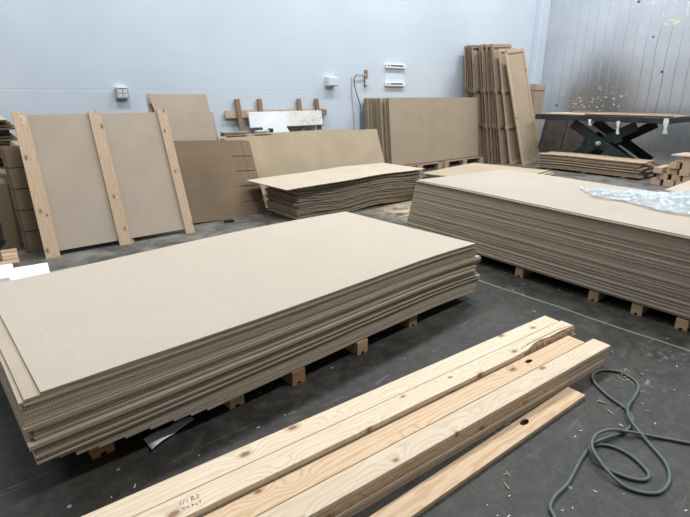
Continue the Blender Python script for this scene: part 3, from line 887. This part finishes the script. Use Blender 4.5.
link('bumper', box_me(-.51, -.42, -.42, -.30, .071, .22, .004), 'yellow', lt)
def tape_bit(y, z0, z1, w, x=-.735):
    bm = bmesh.new()
    n = 6; g = []
    for i in range(n + 1):
        t = i / n; ww = w * (1 - .5 * abs(math.sin(4 * t + y)))
        g.append((bm.verts.new((x - .012 * math.sin(3 * t), y - ww / 2 - .02 * t, z0 + (z1 - z0) * t)), bm.verts.new((x - .012 * math.sin(3 * t + .5), y + ww / 2 - .02 * t, z0 + (z1 - z0) * t))))
    for a, b in zip(g, g[1:]): bm.faces.new((a[0], a[1], b[1], b[0]))
    o = link('torn_tape', bm_mesh(bm, 'torn_tape'), 'tape', lt)
    md = o.modifiers.new('thick', 'SOLIDIFY'); md.thickness = .002
tape_bit(.20, .89, .78, .07); tape_bit(-.28, .88, .66, .06); tape_bit(-.99, .95, .71, .09)
# boards lying on the table
for (x0, x1, y0, y1, z0, t, mt, rz, lb) in ((-.62, .30, -1.0, 1.2, .9565, .014, 'frame_pale', 0, 'wide pale board covering the top of the lift table'),
                                     (-.66, -.50, -1.0, .35, .972, .02, 'stud', .8, 'narrow reddish board along the front edge of the lift table'),
                                     (.02, .2, -.9, .9, .972, .018, 'frame_wood', -1.5, 'brown plank lying along the middle of the lift table')):
    o = link('plank', box_me(x0, x1, y0, y1, 0, t, .002), mt, None, (9.72, 3.88, z0), (0, 0, R(1.0 + rz)))
    tag(o, lb, 'plank')
# dark boards added under the table; their near-black colour deepens the shade there
for q, lb in enumerate(('dark board leaning on the foil wall to deepen shade under the table, leftmost', 'dark board leaning on the foil wall to deepen shade under the table, second from left',
                        'dark board leaning on the foil wall to deepen shade under the table, third from left')):
    o = link('leaning_board', box_me(-.02, .02, -.28 + .05 * q, .28 - .05 * q, 0, .80 - .05 * q, .003), 'shade_board', None, (11.22 - .05 * q, 5.95 - .55 * q, 0), (0, R(16), 0))
    tag(o, lb, 'board')

# pile of long boards in front of the table
for r in range(12):
    rj = random.uniform(-.03, .03)
    for c in range(3):
        L = 1.76 + random.uniform(-.07, .05)
        me = sheet_me(L, .165, .0165, lambda x, y: -.010 * abs(x) ** 2 + .004 * math.sin(4 * x), 8, 1, .003, 'long_board')
        o = link('long_board', me, ['frame_pale' if r == 11 else 'mdf', 'long_edge'], None,
                 (8.64 + c * .178 + rj, 3.82 + random.uniform(-.03, .03), .037 + r * .0208), (0, 0, R(90 + 1)))
        if r == 11 and c == 0: tag(o, 'pale front board on top of the long pile under the lift table', 'board', 'boards piled below the lift table')
        else: tag(o, 'long board in the flat pile on the floor below the lift table', 'board', 'boards piled below the lift table')
for y in (3.2, 3.85, 4.5):
    o = link('bearer_block', box_me(-.26, .26, -.04, .04, 0, .027, .002), 'dun_pale', None, (8.84, y, 0))
    tag(o, 'thin wooden bearer under the long board pile below the lift table', 'wood block', 'bearers under the long pile')

# crossed pile of short offcuts
cnt = 0
def offcut(x, y, z, lx, ly, lz, mat, rz):
    o = link('wood_offcut', box_me(-lx / 2, lx / 2, -ly / 2, ly / 2, 0, lz, .003), mat, None, (x, y, z), (0, 0, R(rz)))
    return tag(o, 'short wooden block in the crossed pile by the foil wall at right', 'wood block', 'crossed pile of short blocks')
z = 0.0
for r in range(5):
    n = 6 if r < 3 else 5 if r == 3 else 4
    for c in range(n):
        y = 2.62 - c * .17 - (.055 * (r % 2)) - (.045 * r if r > 2 else 0)
        if r == 4 and c in (0,): continue
        offcut(8.52 + random.uniform(-.035, .02), y, z, .42, .125 + random.uniform(-.01, .015), .088, random.choice(('frame_pale', 'mdf', 'dun_pale')) if c % 2 else 'frame_pale', random.uniform(-6, 6))
    z += .0895
o = link('plank', box_me(-.25, .25, -.5, .5, 0, .022, .002), 'frame_pale', None, (8.52, 1.98, z + .001), (0, 0, R(-3)))
tag(o, 'flat pale plank lying across the crossed pile of short blocks', 'plank')
o = link('plank', box_me(-.012, .012, -.06, .06, 0, .62, .002), 'frame_pale', None, (8.66, 2.17, z + .055), (R(-26), R(6), 0))
tag(o, 'slanted pale plank propped above the crossed block pile at right edge', 'plank')

# low tan boards at the right edge
for q in range(5):
    o = link('tan_board', box_me(-.55, .55, -.62, .62, 0, .037, .002), 'mdf' if q < 4 else 'card', None, (6.67 + .012 * q, 1.24, .105 + q * .039), (0, 0, R(2)))
    tag(o, 'tan board topping the low pile behind the right stack film' if q == 4 else 'tan board under the topmost one in the low pile near the crossed blocks', 'board', 'low tan boards at right')
for y in (.9, 1.65):
    o = link('bearer_block', box_me(-.5, .5, -.04, .04, 0, .104, .002), 'dun_pale', None, (6.69, y, 0))
    tag(o, 'wooden bearer beneath the low tan boards at the right edge', 'wood block', 'bearers under the tan boards')

# ------------------------------------------------------------------ fittings on the back wall
ob = link('outlet_box', box_me(-.075, .075, -.062, 0, -.062, .062, .006), 'grey_metal', None, (1.885, Y_WALL - .001, 1.317))
for x in (-.033, .033):
    for zc in (-.026, .026):
        f = link('receptacle', box_me(x - .022, x + .022, -.0655, -.0625, zc - .02, zc + .02, .001), 'white_plastic', ob)
        bm = bmesh.new()
        add_box(bm, x - .010, x - .006, -.0668, -.0658, zc - .006, zc + .010); add_box(bm, x + .006, x + .010, -.0668, -.0658, zc - .006, zc + .010)
        add_box(bm, x - .004, x + .004, -.0668, -.0658, zc - .015, zc - .009)
        link('slots', bm_mesh(bm, 'slots'), 'slot', f)
link('cover_lip', box_me(-.06, .06, -.066, -.0, .0625, .078, .002), 'white_plastic', ob)
tag(ob, 'grey electrical outlet box with four white sockets on the white wall', 'outlet')
jb = link('wall_box', box_me(-.10, .10, -.10, 0, -.07, .07, .006), 'white_paint', None, (5.19, Y_WALL - .001, 1.51))
link('cover', box_me(-.085, .085, -.106, -.1005, -.058, .058, .002), 'white_paint', jb)
tag(jb, 'small white painted junction box on the back wall above the rack', 'junction box')
cf = link('conduit_bracket', box_me(-.03, .03, -.03, 0, -.13, .13, .004), 'rust', None, (5.985, Y_WALL - .001, 1.585))
link('conduit_cap', box_me(-.04, .02, -.07, -.031, -.125, -.03, .006), 'tape', cf)
link('conduit_stub', tube_me([(0, -.02, .04), (-.1, -.05, .04), (-.24, -.055, .045)], .012, 8, res=4), 'grey_metal', cf)
tag(cf, 'rusty vertical conduit strap with stub pipe on the back wall', 'conduit')
cab = link('hanging_cable', tube_me([(5.75, 6.64, 1.63), (5.70, 6.62, 1.615), (5.665, 6.62, 1.57), (5.67, 6.63, 1.50), (5.71, 6.64, 1.38), (5.77, 6.65, 1.26), (5.83, 6.66, 1.15), (5.86, 6.66, 1.0), (5.87, 6.66, .4), (5.87, 6.66, .02)], .008, 8, res=4), 'slot')
tag(cab, 'dark cable drooping from the conduit stub down the white wall', 'cable')
cab = link('hanging_cable', tube_me([(5.665, 6.685, 1.60), (5.655, 6.685, 1.4), (5.69, 6.685, 1.1), (5.72, 6.685, .8), (5.73, 6.685, .02)], .005, 8, res=4), 'greycable')
tag(cab, 'thin grey cable hanging straight down beside the drooping dark one', 'cable')
for zc, lb in ((1.795, 'upper white slotted bracket strip on the back wall'), (1.487, 'lower white slotted bracket strip on the back wall')):
    b_ = link('wall_bracket', box_me(-.25, .25, -.05, 0, -.034, .034, .004), 'white_plastic', None, (6.70, Y_WALL - .001, zc))
    link('slot', box_me(-.15, .17, -.0515, -.0505, -.005, .018), 'slot', b_)
    link('slot', box_me(-.225, -.19, -.0515, -.0505, -.01, .015), 'slot', b_)
    tag(b_, lb, 'bracket')
o = link('wall_patch', box_me(-.24, .24, -.004, 0, -.12, .12), 'white_plastic', None, (6.70, Y_WALL - .001, 1.641))
o.data.materials[0] = M['foam_side']
tag(o, 'flat pale patch plate between the two bracket strips on the wall', 'plate')

# ------------------------------------------------------------------ pine boards on the floor in the foreground
PA = R(-3.9)
pd = Vector((math.cos(PA), math.sin(PA))); pq = Vector((-pd.y, pd.x))
P_END = Vector((2.425, 1.178))          # far right corner of the pile's top
BT = .0205
col_off = [-.045, -.137, -.234, -.328]; col_w = [.088, .088, .092, .09]
end_adj = [.0, .015, -.075, .0]
tops = {0: 5, 1: 5, 2: 4, 3: 4}
lab_top = {0: 'pale clear pine board at the far side, on top of the lumber pile', 1: 'pine board with bark edge and ink stamp on top of the lumber pile',
           2: 'warm grained pine board with dark knot hole on the lumber pile', 3: 'knotty pine board along the near side, on top of the lumber pile'}
TM = {0: 'pine', 1: 'pine', 2: 'pine_warm', 3: 'pine'}
for c in range(4):
    for r in range(tops[c] + 1):
        top = r == tops[c]
        L = 3.0
        e = end_adj[c] + (0 if top else random.uniform(-.06, .03))
        if r == 0 and c == 3: e = -.03
        jy = 0 if top else random.uniform(-.0012, .0012)
        pos = P_END + pq * (col_off[c] + jy) + pd * (e - L / 2)
        W = col_w[c]
        if top and c == 1:
            # waney edge: the near edge wanders in over the last 40 cm
            pts = [(-L / 2, -W / 2), (L / 2 - .55, -W / 2), (L / 2 - .42, -W / 2 + .006), (L / 2 - .36, -W / 2 + .022), (L / 2 - .30, -W / 2 + .030), (L / 2 - .22, -W / 2 + .020),
                   (L / 2 - .10, -W / 2 + .024), (L / 2, -W / 2 + .016), (L / 2, W / 2), (-L / 2, W / 2)]
            me = prism(pts, -BT / 2, BT / 2, 'z', 'pine_board')
        else:
            me = board_me(L, W, BT, .0015, name='pine_board')
        o = link('pine_board', me, TM[c] if top else random.choice(('pine', 'pine_warm', 'stud', 'pine_old')), None, (pos.x, pos.y, BT / 2 + .0005 + r * (BT + .0008)), (0, 0, PA + (0 if top else R(random.uniform(-.02, .02)))))
        if top: tag(o, lab_top[c], 'pine board', 'boards of the lumber pile')
        else: tag(o, 'pine board underneath the top layer of the foreground lumber pile', 'pine board', 'boards of the lumber pile')
        if top and c == 1:
            bm = bmesh.new(); n = 16; rows = []
            for i in range(n + 1):
                x = L / 2 - .45 + .45 * i / n
                w = .006 + .030 * min(1, math.sin(math.pi * min(1, .12 + .8 * i / n)) + .25) + .006 * noise.noise(Vector((i * .7, 0, 3)))
                rows.append([bm.verts.new((x, -W / 2 - .002, -BT / 2)), bm.verts.new((x, -W / 2 + .2 * w, -BT / 2 + .010 + .002 * math.sin(i * 2))), bm.verts.new((x, -W / 2 + w * .75, BT / 2 - .003)), bm.verts.new((x, -W / 2 + w + .003, BT / 2 + .0015)), bm.verts.new((x, -W / 2 + w + .004, -BT / 2))])
            for A, B in zip(rows, rows[1:]):
                for k in range(5): bm.faces.new((A[k], B[k], B[(k + 1) % 5], A[(k + 1) % 5]))
            bm.faces.new(rows[0]); bm.faces.new(rows[-1][::-1])
            bmesh.ops.recalc_face_normals(bm, faces=bm.faces)
            link('bark_edge', bm_mesh(bm, 'bark_edge'), 'bark', o)['label'] = 'dark brown bark edge'
            # ink stamp "1/1 R2" over a second line of small marks
            bm = bmesh.new()
            def stroke(x0, y0, x1, y1, w=.0018):
                d = Vector((x1 - x0, y1 - y0)); nrm = Vector((-d.y, d.x)).normalized() * w / 2
                vs = [bm.verts.new((x0 + nrm.x, y0 + nrm.y, 0)), bm.verts.new((x0 - nrm.x, y0 - nrm.y, 0)), bm.verts.new((x1 - nrm.x, y1 - nrm.y, 0)), bm.verts.new((x1 + nrm.x, y1 + nrm.y, 0))]
                bm.faces.new(vs)
            for (a, b, c2, d) in ((0, 0, .004, .018), (.008, 0, .016, .018), (.020, 0, .024, .018), (.034, 0, .036, .018), (.036, .018, .044, .015), (.044, .015, .036, .009), (.036, .009, .046, 0),
                                  (.050, .016, .056, .018), (.056, .018, .057, .012), (.057, .012, .050, .001), (.050, .001, .059, .001),
                                  (0, -.012, .012, -.012), (.005, -.022, .007, -.012), (.015, -.022, .019, -.013), (.019, -.013, .023, -.022), (.029, -.022, .031, -.012), (.031, -.012, .037, -.016), (.037, -.016, .030, -.018),
                                  (.042, -.012, .042, -.022), (.042, -.022, .048, -.022), (.052, -.012, .058, -.012), (.054, -.022, .055, -.012)):
                stroke(a, b, c2, d)
            st = link('ink_stamp', bm_mesh(bm, 'ink_stamp'), 'ink', o, (-.60, .004, BT / 2 + .0006), (0, 0, R(-4)))
            st.scale = (1.0, 1.0, 1)
            st['label'] = 'small black ink stamp'
        if top and c == 2:
            cut_hole(o, 1.105, .010, .024, .012)
            bm = bmesh.new()
            for k in range(9):
                x = k * .012; y = .014 * math.sin(k * 2.1)
                vs = [bm.verts.new(p) for p in ((x, y, 0), (x + .013, y + .010, 0), (x + .011, y + .014, 0), (x - .002, y + .004, 0))]
                bm.faces.new(vs)
            link('pink_scribble', bm_mesh(bm, 'pink_scribble'), 'pinkink', o, (1.33, -.005, BT / 2 + .0006))['label'] = 'faint pink scribble'
# single board beside the pile
L = 2.4
o = link('pine_board', board_me(L, .082, .02, .0015, name='pine_board'), 'pine_warm', None, (2.012 - L / 2, .8055, .0102), (0, 0, R(-2.4)))
o.location = (2.015 - L / 2 * math.cos(R(-2.4)), .779 - L / 2 * math.sin(R(-2.4)), .0102)
tag(o, 'single pine board with knot hole lying on the floor before the pile', 'pine board')
cut_hole(o, .812, .014, .026, .014)

# ------------------------------------------------------------------ green cable on the floor
cp = [(1.18, .40), (1.25, .46), (1.288, .497), (1.314, .525), (1.37, .537), (1.453, .537), (1.543, .552), (1.635, .567), (1.722, .57), (1.772, .525), (1.777, .456), (1.747, .395), (1.715, .369), (1.675, .379), (1.646, .427), (1.641, .492), (1.664, .55), (1.706, .572), (1.799, .548), (1.91, .526), (1.999, .532), (2.062, .579), (2.107, .68), (2.167, .765), (2.232, .802), (2.308, .789), (2.357, .725), (2.33, .648), (2.27, .612), (2.172, .595), (2.076, .582), (2.017, .559), (1.957, .513), (1.902, .434), (1.834, .355), (1.755, .317), (1.678, .314), (1.631, .338), (1.599, .398), (1.609, .467), (1.647, .53), (1.688, .563), (1.755, .579), (1.828, .561), (1.894, .514), (1.973, .424), (2.029, .334), (2.066, .275), (2.12, .18), (2.15, .05)]
RC = .0064
cz = []
for i, (x, y) in enumerate(cp):
    z = RC + .001
    # each later strand rides over the earlier ones it comes near
    for j in range(i - 4):
        if math.hypot(cp[j][0] - x, cp[j][1] - y) < .055: z = max(z, cz[j] + 2 * RC * .98)
    cz.append(min(z, RC * 5.2))
cab = link('power_cable', tube_me([(x, y, z) for (x, y), z in zip(cp, cz)], RC, 10, res=6), 'cable')
tag(cab, 'green rubber power cable coiled loosely on the dark floor', 'cable')

# ------------------------------------------------------------------ litter
def litter():
    bm = bmesh.new(); rnd = random.Random(5)
    for _ in range(46):
        x = rnd.uniform(.2, 3.0); y = rnd.uniform(.15, 1.6)
        if x < 2.5 and y > .68: y = rnd.uniform(.15, .66) if x > 1 else 1.5
        s = rnd.uniform(.002, .005); a = rnd.uniform(0, 6.3); l = s * rnd.uniform(.6, 2.0)
        d = Vector((math.cos(a), math.sin(a))); n = Vector((-d.y, d.x))
        b = [bm.verts.new((x + d.x * l * p + n.x * s * q * .5, y + d.y * l * p + n.y * s * q * .5, .0005)) for p, q in ((-1, -1), (1, -.6), (.8, 1), (-.7, .7))]
        t = [bm.verts.new(v.co + Vector((0, 0, .0025))) for v in b]
        bm.faces.new(t); bm.faces.new(b[::-1])
        for k in range(4): bm.faces.new((b[k], b[(k + 1) % 4], t[(k + 1) % 4], t[k]))
    o = link('floor_litter', bm_mesh(bm, 'floor_litter'), 'tape')
    tag(o, 'scattered white chips and crumbs on the dark concrete floor', 'litter', None, 'stuff')
    bm = bmesh.new()
    for _ in range(14):
        x, y = rnd.choice(((2.36, .70), (1.05, .69), (2.05, .66), (2.50, .84), (1.35, .69)))
        x += rnd.uniform(-.06, .06); y += rnd.uniform(-.025, .03)
        a = rnd.uniform(0, 6.3); l = rnd.uniform(.012, .035)
        d = Vector((math.cos(a) * l, math.sin(a) * l, 0)); n = Vector((-d.y, d.x, 0)).normalized() * .0012
        p = Vector((x, y, .001)); q = p + d + Vector((0, 0, rnd.uniform(0, .012)))
        up = Vector((0, 0, .0022))
        v = [bm.verts.new(c) for c in (p - n, p + n, q + n, q - n, p - n + up, p + n + up, q + n + up, q - n + up)]
        for f in ((3, 2, 1, 0), (4, 5, 6, 7), (0, 1, 5, 4), (1, 2, 6, 5), (2, 3, 7, 6), (3, 0, 4, 7)): bm.faces.new([v[k] for k in f])
    o = link('wood_shavings', bm_mesh(bm, 'wood_shavings'), 'straw')
    tag(o, 'loose wood splinters scattered on the floor beside the lumber pile', 'shavings', None, 'stuff')
litter()

# ------------------------------------------------------------------ light, sky, camera
w = bpy.data.worlds.new('hall'); S.world = w; w.use_nodes = True
bg = w.node_tree.nodes['Background']; bg.inputs[0].default_value = (.82, .91, 1.0, 1); bg.inputs[1].default_value = .21
def lamp(name, loc, sx, sy, power, col, rot=(0, 0, 0)):
    l = bpy.data.lights.new(name, 'AREA'); l.shape = 'RECTANGLE'; l.size = sx; l.size_y = sy; l.energy = power; l.color = col
    o = bpy.data.objects.new(name, l); C.objects.link(o); o.location = loc; o.rotation_euler = rot
    return o
COOL = (.92, .96, 1.0)
for x, y, p in ((-3.2, 4.3, 150), (1.4, 4.3, 250), (5.6, 4.3, 255), (9.6, 4.3, 230), (2.6, -.6, 215), (6.4, -.6, 215), (10.2, -.6, 180)):
    lamp('ceiling_lamp', (x, y, 6.3), 2.4, .6, p, COOL)

cam = bpy.data.cameras.new('camera'); cam.sensor_width = 36; cam.sensor_fit = 'HORIZONTAL'; cam.lens = 480 / 690 * 36
co = bpy.data.objects.new('camera', cam); C.objects.link(co)
co.location = (0, 0, 1.30); co.rotation_euler = (R(90 - 18.81), 0, R(90 - 39.5 - 90)); cam.clip_start = .02
co.rotation_euler = (R(90 - 18.81), 0, -R(39.5))
S.camera = co
S.view_settings.view_transform = 'Standard'; S.view_settings.look = 'None'; S.view_settings.gamma = 1
S.view_settings.use_curve_mapping = False
S.view_settings.exposure = -0.12
